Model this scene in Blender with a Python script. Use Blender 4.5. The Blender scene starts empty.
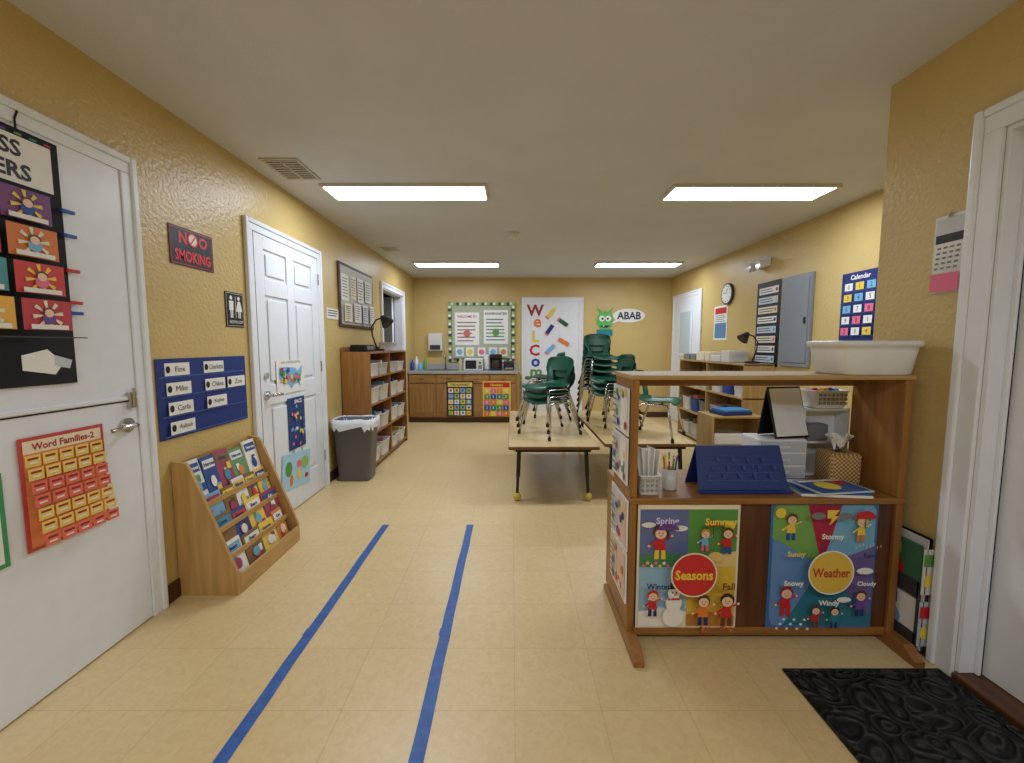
import bpy, math, random
from mathutils import Vector, Matrix
random.seed(5)
S=bpy.context.scene
S.view_settings.view_transform='Standard'
XL,XR,XN,YB,H=-1.706,2.77,1.71,7.40,2.44
def lin(c):
    r=[]
    for x in c[:3]:
        x/=255.0
        r.append(x/12.92 if x<=.04045 else ((x+.055)/1.055)**2.4)
    return (*r,1)
def newmat(n):
    M=bpy.data.materials.new(n);M.use_nodes=True;nt=M.node_tree
    return M,nt,nt.nodes['Principled BSDF']
_c={}
def C(r,g,b,ro=.55,me=0,nz=.05,sc=14):
    k=(r,g,b,ro,me)
    if k in _c:return _c[k]
    M,nt,p=newmat('paint_%d_%d_%d'%(r,g,b))
    tc=nt.nodes.new('ShaderNodeTexCoord');no=nt.nodes.new('ShaderNodeTexNoise');no.inputs['Scale'].default_value=sc
    nt.links.new(tc.outputs['Object'],no.inputs['Vector'])
    mx=nt.nodes.new('ShaderNodeMix');mx.data_type='RGBA'
    l=lin((r,g,b));mx.inputs[6].default_value=tuple(min(1,x*(1-nz)) for x in l[:3])+(1,);mx.inputs[7].default_value=tuple(min(1,x*(1+nz)) for x in l[:3])+(1,)
    nt.links.new(no.outputs['Fac'],mx.inputs[0]);nt.links.new(mx.outputs[2],p.inputs['Base Color'])
    p.inputs['Roughness'].default_value=ro;p.inputs['Metallic'].default_value=me
    _c[k]=M;return M
def noisy(n,c1,c2,scale,ro,bs=0,bsc=60,det=4,dist=.01,stretch=(1,1,1)):
    M,nt,p=newmat(n);N=nt.nodes;L=nt.links
    tc=N.new('ShaderNodeTexCoord');mp=N.new('ShaderNodeMapping');mp.inputs['Scale'].default_value=stretch
    L.new(tc.outputs['Object'],mp.inputs[0])
    no=N.new('ShaderNodeTexNoise');no.inputs['Scale'].default_value=scale;no.inputs['Detail'].default_value=det
    L.new(mp.outputs[0],no.inputs['Vector'])
    cr=N.new('ShaderNodeValToRGB');cr.color_ramp.elements[0].position=.3;cr.color_ramp.elements[1].position=.7
    cr.color_ramp.elements[0].color=lin(c1);cr.color_ramp.elements[1].color=lin(c2)
    L.new(no.outputs['Fac'],cr.inputs[0]);L.new(cr.outputs[0],p.inputs['Base Color'])
    p.inputs['Roughness'].default_value=ro
    if bs:
        n2=N.new('ShaderNodeTexNoise');n2.inputs['Scale'].default_value=bsc;n2.inputs['Detail'].default_value=2
        L.new(tc.outputs['Object'],n2.inputs['Vector'])
        b=N.new('ShaderNodeBump');b.inputs['Strength'].default_value=bs;b.inputs['Distance'].default_value=dist
        L.new(n2.outputs['Fac'],b.inputs['Height']);L.new(b.outputs[0],p.inputs['Normal'])
    return M
def wood(n,c1,c2,axis,ro=.4):
    st={'x':(1.2,14,14),'y':(14,1.2,14),'z':(14,14,1.2)}[axis]
    return noisy(n,c1,c2,2.2,ro,det=6,stretch=st)
WALL=noisy('wall_paint',(200,173,110),(208,181,118),2.5,.38,.4,48)
CEIL=noisy('ceiling_paint',(206,208,214),(212,214,220),3,.8,.25,70)
WHITE=C(230,233,238,.35);WHITE2=C(215,214,210,.5);PLW=C(228,230,232,.3)
OAK={a:wood('oak_'+a,(128,84,38),(162,112,54),a) for a in 'xyz'}
RACK={a:wood('rackwood_'+a,(176,136,80),(200,160,98),a) for a in 'xyz'}
DARKW={a:wood('darkwood_'+a,(70,40,22),(102,62,34),a) for a in 'xyz'}
TAN={a:wood('tanwood_'+a,(166,132,80),(190,156,100),a) for a in 'xyz'}
TTOP=noisy('table_laminate',(208,180,128),(220,192,140),3,.3,det=5,stretch=(10,1,1))
CHROME=C(200,200,200,.2,1);DKMET=C(40,40,42,.35,.6);BLK=C(18,18,20,.5);GREEN=C(14,84,62,.35);GREY=C(120,122,126,.5)
def floor_mat():
    M,nt,p=newmat('vinyl_tile');N=nt.nodes;L=nt.links
    tc=N.new('ShaderNodeTexCoord');mp=N.new('ShaderNodeMapping');mp.inputs['Location'].default_value=(-.01,-.15,0)
    L.new(tc.outputs['Object'],mp.inputs[0])
    br=N.new('ShaderNodeTexBrick');br.offset=0;br.squash=1
    for k,v in {'Scale':1,'Mortar Size':.0012,'Mortar Smooth':.5,'Brick Width':.305,'Row Height':.305,'Bias':0}.items(): br.inputs[k].default_value=v
    br.inputs['Color1'].default_value=lin((222,197,146));br.inputs['Color2'].default_value=lin((226,201,150));br.inputs['Mortar'].default_value=lin((196,166,116))
    L.new(mp.outputs[0],br.inputs['Vector'])
    n1=N.new('ShaderNodeTexNoise');n1.inputs['Scale'].default_value=30;n1.inputs['Detail'].default_value=5;n1.inputs['Distortion'].default_value=1.2
    L.new(mp.outputs[0],n1.inputs['Vector'])
    cr=N.new('ShaderNodeValToRGB');cr.color_ramp.elements[0].position=.35;cr.color_ramp.elements[0].color=(.86,.82,.76,1);cr.color_ramp.elements[1].position=.6;cr.color_ramp.elements[1].color=(1,1,1,1)
    L.new(n1.outputs['Fac'],cr.inputs[0])
    mx=N.new('ShaderNodeMix');mx.data_type='RGBA';mx.blend_type='MULTIPLY';mx.inputs[0].default_value=.5
    L.new(br.outputs['Color'],mx.inputs[6]);L.new(cr.outputs[0],mx.inputs[7])
    n2=N.new('ShaderNodeTexNoise');n2.inputs['Scale'].default_value=1.3;n2.inputs['Detail'].default_value=3
    L.new(mp.outputs[0],n2.inputs['Vector'])
    c2=N.new('ShaderNodeValToRGB');c2.color_ramp.elements[0].position=.3;c2.color_ramp.elements[0].color=(.94,.90,.84,1);c2.color_ramp.elements[1].position=.7;c2.color_ramp.elements[1].color=(1,1,1,1)
    L.new(n2.outputs['Fac'],c2.inputs[0])
    m2=N.new('ShaderNodeMix');m2.data_type='RGBA';m2.blend_type='MULTIPLY';m2.inputs[0].default_value=1
    L.new(mx.outputs[2],m2.inputs[6]);L.new(c2.outputs[0],m2.inputs[7]);L.new(m2.outputs[2],p.inputs['Base Color'])
    p.inputs['Roughness'].default_value=.34
    b=N.new('ShaderNodeBump');b.inputs['Strength'].default_value=.12;b.inputs['Distance'].default_value=.004
    L.new(n1.outputs['Fac'],b.inputs['Height']);L.new(b.outputs[0],p.inputs['Normal'])
    return M
def rubber_mat():
    M,nt,p=newmat('rubber_scroll');N=nt.nodes;L=nt.links
    tc=N.new('ShaderNodeTexCoord')
    n0=N.new('ShaderNodeTexNoise');n0.inputs['Scale'].default_value=6;n0.inputs['Detail'].default_value=0;L.new(tc.outputs['Object'],n0.inputs['Vector'])
    vm=N.new('ShaderNodeVectorMath');vm.operation='MULTIPLY_ADD';vm.inputs[1].default_value=(.10,.10,0)
    L.new(n0.outputs['Color'],vm.inputs[0]);L.new(tc.outputs['Object'],vm.inputs[2])
    vo=N.new('ShaderNodeTexVoronoi');vo.inputs['Scale'].default_value=11;L.new(vm.outputs[0],vo.inputs['Vector'])
    ma=N.new('ShaderNodeMath');ma.operation='MULTIPLY';ma.inputs[1].default_value=24;L.new(vo.outputs['Distance'],ma.inputs[0])
    si=N.new('ShaderNodeMath');si.operation='SINE';L.new(ma.outputs[0],si.inputs[0])
    b=N.new('ShaderNodeBump');b.inputs['Strength'].default_value=1;b.inputs['Distance'].default_value=.008
    L.new(si.outputs[0],b.inputs['Height']);L.new(b.outputs[0],p.inputs['Normal'])
    cr=N.new('ShaderNodeValToRGB');cr.color_ramp.elements[0].color=(.006,.006,.008,1);cr.color_ramp.elements[1].color=(.034,.034,.036,1)
    L.new(si.outputs[0],cr.inputs[0]);L.new(cr.outputs[0],p.inputs['Base Color'])
    p.inputs['Roughness'].default_value=.55;p.inputs['Specular IOR Level'].default_value=.35;return M
def emit(n,c,s):
    M=bpy.data.materials.new(n);M.use_nodes=True;nt=M.node_tree;p=nt.nodes['Principled BSDF']
    p.inputs['Base Color'].default_value=(.9,.9,.9,1);p.inputs['Emission Color'].default_value=(*c,1);p.inputs['Emission Strength'].default_value=s;return M
_t={}
def tmesh(s,bold):
    k=(s,bold)
    if k in _t:return _t[k]
    cu=bpy.data.curves.new('tmp','FONT');cu.body=s;cu.size=1;cu.resolution_u=2;cu.align_x='CENTER'
    if bold:cu.offset=.03
    ob=bpy.data.objects.new('tmp',cu);S.collection.objects.link(ob)
    dg=bpy.context.evaluated_depsgraph_get();me=ob.evaluated_get(dg).to_mesh()
    vs=[tuple(v.co) for v in me.vertices];fs=[tuple(p.vertices) for p in me.polygons]
    ob.evaluated_get(dg).to_mesh_clear();bpy.data.objects.remove(ob);bpy.data.curves.remove(cu)
    _t[k]=(vs,fs);return _t[k]
def Tr(x,y,z):return Matrix.Translation((x,y,z))
def Rx(a):return Matrix.Rotation(math.radians(a),4,'X')
def Ry(a):return Matrix.Rotation(math.radians(a),4,'Y')
def Rz(a):return Matrix.Rotation(math.radians(a),4,'Z')
class MB:
    def __init__(s):
        s.v=[];s.f=[];s.mi=[];s.sm=[];s.mats=[];s.T=Matrix.Identity(4);s.ly=0
    def add(s,vs,fs,mat,smooth=False):
        if mat not in s.mats:s.mats.append(mat)
        k=s.mats.index(mat);o=len(s.v)
        s.v+= [tuple(s.T@Vector(p)) for p in vs]
        for f in fs:
            s.f.append([o+i for i in f]);s.mi.append(k);s.sm.append(smooth)
    def bx(s,a,b,mat,bev=0):
        x0,x1=sorted((a[0],b[0]));y0,y1=sorted((a[1],b[1]));z0,z1=sorted((a[2],b[2]))
        if bev<=0:
            vs=[(x,y,z) for x in (x0,x1) for y in (y0,y1) for z in (z0,z1)]
            s.add(vs,[(0,1,3,2),(4,6,7,5),(0,4,5,1),(2,3,7,6),(0,2,6,4),(1,5,7,3)],mat);return
        import bmesh
        bm=bmesh.new();bmesh.ops.create_cube(bm,size=1)
        for v in bm.verts:
            v.co=Vector(((x0+x1)/2+v.co.x*(x1-x0),(y0+y1)/2+v.co.y*(y1-y0),(z0+z1)/2+v.co.z*(z1-z0)))
        bev=min(bev,(x1-x0)*.45,(y1-y0)*.45,(z1-z0)*.45)
        bmesh.ops.bevel(bm,geom=bm.edges[:],offset=bev,segments=2,affect='EDGES',profile=.5)
        bm.verts.index_update()
        s.add([tuple(v.co) for v in bm.verts],[[v.index for v in f.verts] for f in bm.faces],mat);bm.free()
    def cyl(s,p0,p1,r0,mat,r1=None,n=16,smooth=True):
        r1=r0 if r1 is None else r1
        p0=Vector(p0);p1=Vector(p1);d=(p1-p0).normalized();q=d.to_track_quat('Z','Y')
        vs=[]
        for p,r in((p0,r0),(p1,r1)):
            for i in range(n):
                a=2*math.pi*i/n;vs.append(tuple(p+q@Vector((r*math.cos(a),r*math.sin(a),0))))
        s.add(vs,[(i,(i+1)%n,n+(i+1)%n,n+i) for i in range(n)],mat,smooth)
        s.add(vs,[tuple(range(n-1,-1,-1)),tuple(range(n,2*n))],mat)
    def tube(s,pts,r,mat,n=8):
        pts=[Vector(p) for p in pts];vs=[];up=None
        for i,p in enumerate(pts):
            d=(pts[min(i+1,len(pts)-1)]-pts[max(i-1,0)]).normalized();q=d.to_track_quat('Z','Y')
            ax=q@Vector((1,0,0))
            if up is not None: ax=(up-d*up.dot(d)).normalized()
            up=ax;ay=d.cross(ax)
            for k in range(n):
                a=2*math.pi*k/n;vs.append(tuple(p+ax*r*math.cos(a)+ay*r*math.sin(a)))
        fs=[(j*n+i,j*n+(i+1)%n,(j+1)*n+(i+1)%n,(j+1)*n+i) for j in range(len(pts)-1) for i in range(n)]
        fs+=[tuple(range(n-1,-1,-1)),tuple(range(len(vs)-n,len(vs)))]
        s.add(vs,fs,mat,True)
    def sph(s,c,r,mat,nu=14,nv=9):
        if not isinstance(r,tuple):r=(r,r,r)
        vs=[]
        for j in range(nv+1):
            t=math.pi*j/nv
            for i in range(nu):
                a=2*math.pi*i/nu;vs.append((c[0]+r[0]*math.sin(t)*math.cos(a),c[1]+r[1]*math.sin(t)*math.sin(a),c[2]+r[2]*math.cos(t)))
        s.add(vs,[(j*nu+i,(j+1)*nu+i,(j+1)*nu+(i+1)%nu,j*nu+(i+1)%nu) for j in range(nv) for i in range(nu)],mat,True)
    def loft(s,rings,mat,e=4,n=32,smooth=True,cx=0,cy=0,cap=True):
        vs=[]
        for (w,d,z) in rings:
            for i in range(n):
                a=2*math.pi*(i+.5)/n;c,k=math.cos(a),math.sin(a)
                vs.append((cx+w/2*math.copysign(abs(c)**(2/e),c),cy+d/2*math.copysign(abs(k)**(2/e),k),z))
        m=len(rings)
        s.add(vs,[(j*n+i,j*n+(i+1)%n,(j+1)*n+(i+1)%n,(j+1)*n+i) for j in range(m-1) for i in range(n)],mat,smooth)
        if cap:s.add(vs,[tuple(range(n-1,-1,-1)),tuple(range((m-1)*n,m*n))],mat)
    def vessel(s,cx,cy,z,w,d,h,tap,th,mat,e=5,rim=0,n=28):
        R=[(w*tap,d*tap,z),(w,d,z+h-rim*1.5)]
        if rim:R+=[(w+rim*2,d+rim*2,z+h-rim*1.2),(w+rim*2,d+rim*2,z+h)]
        else:R+=[(w,d,z+h)]
        R+=[(w-th*2,d-th*2,z+h),(w*tap-th*2,d*tap-th*2,z+th)]
        s.loft(R,mat,e=e,cx=cx,cy=cy,n=n)
    def prism(s,pts,y0,y1,mat):
        n=len(pts);vs=[(x,y0,z) for x,z in pts]+[(x,y1,z) for x,z in pts]
        s.add(vs,[tuple(range(n)),tuple(range(2*n-1,n-1,-1))]+[(i,i+n,(i+1)%n+n,(i+1)%n) for i in range(n)],mat)
    def prismx(s,pts,x0,x1,mat):
        n=len(pts);vs=[(x0,y,z) for y,z in pts]+[(x1,y,z) for y,z in pts]
        s.add(vs,[tuple(range(n-1,-1,-1)),tuple(range(n,2*n))]+[(i,(i+1)%n,(i+1)%n+n,i+n) for i in range(n)],mat)
    def L(s):
        s.ly+=.0005;return -s.ly
    def rect(s,x0,z0,x1,z1,mat):
        y=s.L();s.add([(x0,y,z0),(x1,y,z0),(x1,y,z1),(x0,y,z1)],[(0,1,2,3)],mat)
    def poly(s,pts,mat):
        y=s.L();s.add([(x,y,z) for x,z in pts],[tuple(range(len(pts)))],mat)
    def ell(s,cx,cz,rx,rz,mat,n=20,a0=0,a1=360):
        s.poly([(cx+rx*math.cos(math.radians(a0+(a1-a0)*i/n)),cz+rz*math.sin(math.radians(a0+(a1-a0)*i/n))) for i in range(n if a1-a0==360 else n+1)],mat)
    def text(s,t,cx,cz,h,mat,w=None,bold=False):
        vs,fs=tmesh(t,bold)
        if not vs:return
        x0=min(v[0] for v in vs);x1=max(v[0] for v in vs);z0=min(v[1] for v in vs);z1=max(v[1] for v in vs)
        sz=h/(z1-z0);sx=sz
        if w and (x1-x0)*sx>w:sx=w/(x1-x0)
        y=s.L();s.add([(cx+(v[0]-(x0+x1)/2)*sx,y,cz+(v[1]-(z0+z1)/2)*sz) for v in vs],fs,mat)
    def lines(s,x0,z0,x1,z1,n,mat,th=.35):
        for i in range(n):
            a=z0+(z1-z0)*(i+.5)/n;h=(z1-z0)/n*th/2;s.rect(x0,a-h,x0+(x1-x0)*random.uniform(.75,1),a+h,mat)
    def sheet(s,w,h,mat,t=.003):
        s.bx((-w/2,0,-h/2),(w/2,-t,h/2),mat);s.ly=t
    def build(s,name,loc=(0,0,0),rz=0,rx=0):
        me=bpy.data.meshes.new(name);me.from_pydata(s.v,[],s.f)
        for m in s.mats:me.materials.append(m)
        me.polygons.foreach_set('material_index',s.mi);me.polygons.foreach_set('use_smooth',s.sm);me.update()
        o=bpy.data.objects.new(name,me);S.collection.objects.link(o);o.location=loc
        o.rotation_euler=(math.radians(rx),0,math.radians(rz));return o
def onL(m,n,y,z,off=.002,rx=0):return m.build(n,(XL+off,y,z),90,rx)
def onR(m,n,y,z,off=.002,rx=0):return m.build(n,(XR-off,y,z),-90,rx)
def onN(m,n,y,z,off=.002,rx=0):return m.build(n,(XN-off,y,z),-90,rx)
def onB(m,n,x,z,off=.002,rx=0):return m.build(n,(x,YB-off,z),0,rx)
RED=C(196,34,38);YEL=C(236,204,70);ORG=C(226,124,48);BLU=C(30,74,164);LBL=C(120,180,220);NAVY=C(22,44,110);WPP=C(236,234,228);CRM=C(232,222,196);PNK=C(230,110,140);PUR=C(110,70,150);GRN=C(90,150,70);LGR=C(150,190,100);TEAL=C(30,130,140);SKIN=C(240,200,168);BRN=C(100,60,34);DGN=C(30,80,50)
PAL=[RED,YEL,ORG,BLU,LBL,PNK,PUR,GRN,TEAL,NAVY,WPP,CRM]
# ---------------- room ----------------
m=MB();m.bx((XL-.02,-2.6,-.1),(XR+.02,YB+.02,0),floor_mat());m.build('floor')
m=MB();m.bx((XL-.12,-2.6,H),(XR+.12,YB+.1,H+.08),CEIL);m.build('ceiling')
m=MB()
m.bx((XL-.12,-2.6,0),(XL,5.58,H),WALL);m.bx((XL-.12,6.60,0),(XL,YB+.1,H),WALL);m.bx((XL-.12,5.58,2.03),(XL,6.60,H),WALL);m.build('wall_left')
m=MB();m.bx((XL,YB,0),(XR,YB+.1,H),WALL);m.build('wall_back')
m=MB();m.bx((XR,2.0,0),(XR+.12,YB+.1,H),WALL);m.build('wall_right')
m=MB();m.bx((XN,1.52,0),(XN+.12,2.0,H),WALL);m.bx((XN,-2.6,0),(XN+.12,.60,H),WALL);m.bx((XN,.6,2.03),(XN+.12,1.52,H),WALL);m.bx((XN+.12,1.88,0),(XR+.12,2.0,H),WALL);m.build('wall_near_right')
m=MB();m.bx((XL,-2.6,0),(XN,-2.5,H),WALL);m.build('wall_front')
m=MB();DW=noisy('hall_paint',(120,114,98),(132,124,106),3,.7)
m.bx((XL-1.6,5.0,-.02),(XL-.12,7.3,0),DW);m.bx((XL-1.65,5.0,0),(XL-1.6,7.3,H),DW);m.bx((XL-1.6,4.95,0),(XL-.12,5.0,H),DW);m.bx((XL-1.6,7.3,0),(XL-.12,7.35,H),DW);m.bx((XL-1.65,4.95,H),(XL-.12,7.35,H+.05),DW)
m.build('wall_hall')
BB=C(74,42,26,.4)
def bbd(n,a,b):
    m=MB();m.bx(a,b,BB,.004);m.build(n)
bbd('baseboard_left_a',(XL,1.965,0),(XL+.012,2.735,.095));bbd('baseboard_left_b',(XL,3.785,0),(XL+.012,5.50,.095))
bbd('baseboard_back',(1.25,YB-.012,0),(XR,YB,.095));bbd('baseboard_right',(XR-.012,2.0,0),(XR,6.17,.095));bbd('baseboard_near_right',(XN-.012,1.62,0),(XN,2.0,.095))
def trim(n,w,h,place,tw=.075):
    m=MB()
    for sx in(-1,1):
        m.bx((sx*(w/2),0,0),(sx*(w/2+tw*.6),-.018,h),WHITE,.003);m.bx((sx*(w/2+tw*.6),0,0),(sx*(w/2+tw),-.027,h+tw),WHITE,.006)
    m.bx((-w/2-tw*.6,0,h),(w/2+tw*.6,-.018,h+tw*.6),WHITE,.003);m.bx((-w/2-tw*.6,0,h+tw*.6),(w/2+tw*.6,-.0265,h+tw-.0005),WHITE,.006)
    place(m,n)
def lever(m,x,z,y,side,mat=CHROME):
    m.cyl((x,y,z),(x,y-.012,z),.032,mat,n=24);m.cyl((x,y,z),(x,y-.05,z),.011,mat)
    m.tube([(x,y-.05,z),(x+side*.02,y-.055,z),(x+side*.06,y-.055,z+.002),(x+side*.115,y-.05,z-.004)],.0095,mat)
def panel_door(m,w,h,y=-.004):
    m.bx((-w/2,0,.008),(w/2,y-.0,h),WHITE)
    st=.11;mid=.1;t=.011
    rows=[(.24,.86),(1.0,1.62),(1.73,1.93)]
    yb=y;yf=y-t
    for a,b in((-w/2,-w/2+st),(-mid/2,mid/2),(w/2-st,w/2)):m.bx((a,yb,.008),(b,yf,h),WHITE,.003)
    zs=[.008,.24,.86,1.0,1.62,1.73,1.93,h]
    for i in range(0,8,2):
        for a,b in((-w/2+st,-mid/2),(mid/2,w/2-st)):m.bx((a,yb,zs[i]),(b,yf,zs[i+1]),WHITE,.003)
    for z0,z1 in rows:
        for a,b in((-w/2+st,-mid/2),(mid/2,w/2-st)):m.bx((a+.028,yb,z0+.028),(b-.028,yf+.001,z1-.028),WHITE,.008)
m=MB();w=.92
m.bx((-w/2,0,.008),(w/2,-.012,1.030),WHITE,.002);m.bx((-w/2,0,1.036),(w/2,-.012,2.03),WHITE,.002)
m.bx((-w/2,-.0125,1.040),(w/2-.0,-.022,1.056),WHITE,.002);m.bx((-w/2,0,1.030),(w/2,-.006,1.036),BLK)
m.bx((w/2-.05,-.012,1.0),(w/2-.015,-.03,1.075),CHROME,.004);m.cyl((w/2-.032,-.03,1.01),(w/2-.032,-.03,1.09),.006,CHROME)
lever(m,w/2-.06,.93,-.012,-1)
m.build('door_1',(XL,1.42,0),90)
trim('trim_1',w+.004,2.03,lambda m,n:m.build(n,(XL,1.42,0),90))
m=MB();w=.90;panel_door(m,w,2.02);lever(m,-w/2+.065,.935,-.014,1);m.bx((-w/2-.001,-.002,0),(-w/2+.004,-.016,2.02),GREY)
m.cyl((-w/2+.065,-.014,1.07),(-w/2+.065,-.03,1.07),.02,CHROME)
for z in(.25,1.05,1.8):m.cyl((w/2+.004,-.02,z),(w/2+.004,-.02,z+.09),.006,CHROME)
m.build('door_2',(XL,3.26,0),90)
trim('trim_2',w+.01,2.025,lambda m,n:m.build(n,(XL,3.26,0),90))
trim('trim_3',1.02,2.03,lambda m,n:m.build(n,(XL,6.09,0),90))
m=MB();m.bx((0,0,.01),(.8,.035,2.02),WHITE,.003);lever(m,.74,.95,0,-1)
m.build('door_3',(XL-.13,6.58,0),150)
m=MB();m.bx((XL-.12,5.58,0),(XL,5.595,2.03),WHITE);m.bx((XL-.12,6.585,0),(XL,6.6,2.03),WHITE);m.bx((XL-.12,5.58,2.015),(XL,6.6,2.03),WHITE);m.build('trim_3_jamb')
m=MB();w=.92;m.bx((-w/2,0,.008),(w/2,-.012,2.03),WHITE,.002);m.build('door_4',(.705,YB,0),0)
trim('trim_4',w+.004,2.03,lambda m,n:m.build(n,(.705,YB,0),0))
m=MB();m.ly=.014
for ch,x,z,c in(('W',-.30,1.88,C(150,40,34)),('e',-.26,1.66,ORG),('L',-.29,1.43,YEL),('C',-.31,1.19,RED),('o',-.29,.97,BLU),('m',-.28,.78,GRN),('e',-.28,.60,ORG)):
    m.text(ch,x,z,.2 if ch in'WLC' else .15,c,bold=True)
def pencil(m,x,z,a,l,c):
    ca,sa=math.cos(math.radians(a)),math.sin(math.radians(a))
    R=lambda p:[(x+u*ca-v*sa,z+u*sa+v*ca) for u,v in p]
    m.poly(R([(-l/2,-.035),(l*.3,-.035),(l*.3,.035),(-l/2,.035)]),c);m.poly(R([(l*.3,-.035),(l/2,0),(l*.3,.035)]),CRM);m.poly(R([(-l/2,-.035),(-l*.38,-.035),(-l*.38,.035),(-l/2,.035)]),PNK)
for x,z,a,c in((-.02,1.84,50,YEL),(.20,1.66,-35,DGN),(-.04,1.56,55,NAVY),(.22,1.32,-30,ORG),(-.02,1.22,45,LBL),(.15,1.02,30,RED)):pencil(m,x,z,a,.26,c)
m.build('welcome_letters',(.705,YB,0),0)
m=MB();w=.92;m.bx((-w/2,0,.008),(w/2,-.012,2.03),WHITE,.002);m.bx((-.25,-.012,1.1),(.25,-.03,1.85),WHITE,.006)
m.bx((-.2,-.03,1.15),(.2,-.033,1.80),C(190,205,215,.1));lever(m,w/2-.07,.95,-.012,-1)
m.build('door_5',(XR,6.71,0),-90);trim('trim_5',w+.004,2.03,lambda m,n:m.build(n,(XR,6.71,0),-90))
m=MB();m.bx((XN+.08,.615,.03),(XN+.12,1.505,2.015),WHITE,.002)
m.bx((XN,1.505,0.03),(XN+.119,1.5195,2.03),WHITE);m.bx((XN,.6005,0.03),(XN+.119,.615,2.03),WHITE);m.bx((XN,.615,2.015),(XN+.119,1.505,2.0295),WHITE)
m.bx((XN+.068,1.497,.03),(XN+.08,1.505,2.015),DKMET);m.bx((XN+.055,1.49,.03),(XN+.068,1.505,2.015),WHITE,.002);m.build('door_6')
m=MB();m.bx((XN-.02,.605,0),(XN+.12,1.515,.028),DARKW['y'],.006);m.build('door_threshold')
m=MB()
m.bx((XN-.016,.515,0),(XN,.6,2.03),WHITE,.003);m.bx((XN-.016,1.52,0),(XN,1.58,2.03),WHITE,.003);m.bx((XN-.026,1.58,0),(XN,1.612,2.12),WHITE,.008)
m.bx((XN-.016,.515,2.03),(XN,1.58,2.09),WHITE,.003);m.bx((XN-.0255,.515,2.09),(XN,1.58,2.1195),WHITE,.008)
m.build('trim_6')
# ---------------- ceiling fixtures ----------------
EM=emit('diffuser_glow',(.87,.965,1.10),23)
FR=C(214,210,200,.5)
def troffer(x,y,w=1.17,d=.27):
    m=MB();t=.022
    m.bx((-w/2-t,-d/2-t,-.022),(w/2+t,-d/2,0),FR,.003);m.bx((-w/2-t,d/2,-.022),(w/2+t,d/2+t,0),FR,.003)
    m.bx((-w/2-t,-d/2,-.022),(-w/2,d/2,0),FR,.003);m.bx((w/2,-d/2,-.022),(w/2+t,d/2,0),FR,.003)
    m.add([(-w/2,-d/2,-.017),(-w/2,d/2,-.017),(w/2,d/2,-.017),(w/2,-d/2,-.017)],[(0,1,2,3)],EM)
    m.build('ceiling_light',(x,y,H))
for x,y in((-.787,3.29),(1.78,3.30),(-.787,6.15),(1.80,6.15),(-.787,-.5),(.9,-1.0)):troffer(x,y)
def vent(n,x,y,w,d,k):
    m=MB();V=C(186,182,170,.5)
    m.bx((-w/2,-d/2,-.008),(w/2,-d/2+.02,0),V,.002);m.bx((-w/2,d/2-.02,-.008),(w/2,d/2,0),V,.002);m.bx((-w/2,-d/2+.02,-.008),(-w/2+.02,d/2-.02,0),V,.002);m.bx((w/2-.02,-d/2+.02,-.008),(w/2,d/2-.02,0),V,.002);m.bx((-.006,-d/2+.02,-.009),(.006,d/2-.02,0),V)
    m.bx((-w/2+.01,-d/2+.01,-.002),(w/2-.01,d/2-.01,0),C(110,104,94))
    for i in range(k):
        y0=-d/2+.03+(d-.06)*i/(k-1);m.bx((-w/2+.02,y0-.008,-.010),(w/2-.02,y0+.006,-.004),V)
    m.build(n,(x,y,H))
vent('ceiling_vent',-1.46,2.89,.24,.34,9);vent('ceiling_vent',-1.48,5.2,.2,.2,5)
m=MB();m.cyl((0,0,0),(0,0,-.02),.075,WHITE2,n=28);m.cyl((0,0,-.02),(0,0,-.045),.06,WHITE2,.045,n=28);m.build('smoke_detector',(0,4.48,H))
TP=noisy('blue_tape',(38,82,152),(56,102,174),30,.5)
for x in(-.90,-.297):
    m=MB();n=14;y0,y1=.6,2.9
    vs=[];w=.0235
    for i in range(n+1):
        y=y0+(y1-y0)*i/n;j=random.uniform(-.002,.002);vs+=[(x-w+j,y,.0012),(x+w+j,y,.0012)]
    m.add(vs,[(2*i,2*i+1,2*i+3,2*i+2) for i in range(n)],TP)
    m.bx((x-w-.004,1.75,.0013),(x+w-.004,1.80,.0018),TP);m.bx((x-.5*w,y0,0.0),(x+.5*w,y1-.01,.001),TP)
    m.build('floor_tape')
RB=rubber_mat();m=MB();m.bx((-.31,-.48,0),(.31,.48,.010),RB,.006);
for a,b in(((-.30,-.47),(.30,-.44)),((-.30,.44),(.30,.47)),((-.30,-.44),(-.27,.44)),((.27,-.44),(.30,.44))):m.bx((a[0],a[1],.009),(b[0],b[1],.014),RB,.002)
m.build('doormat',(1.375,1.075,0))
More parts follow.
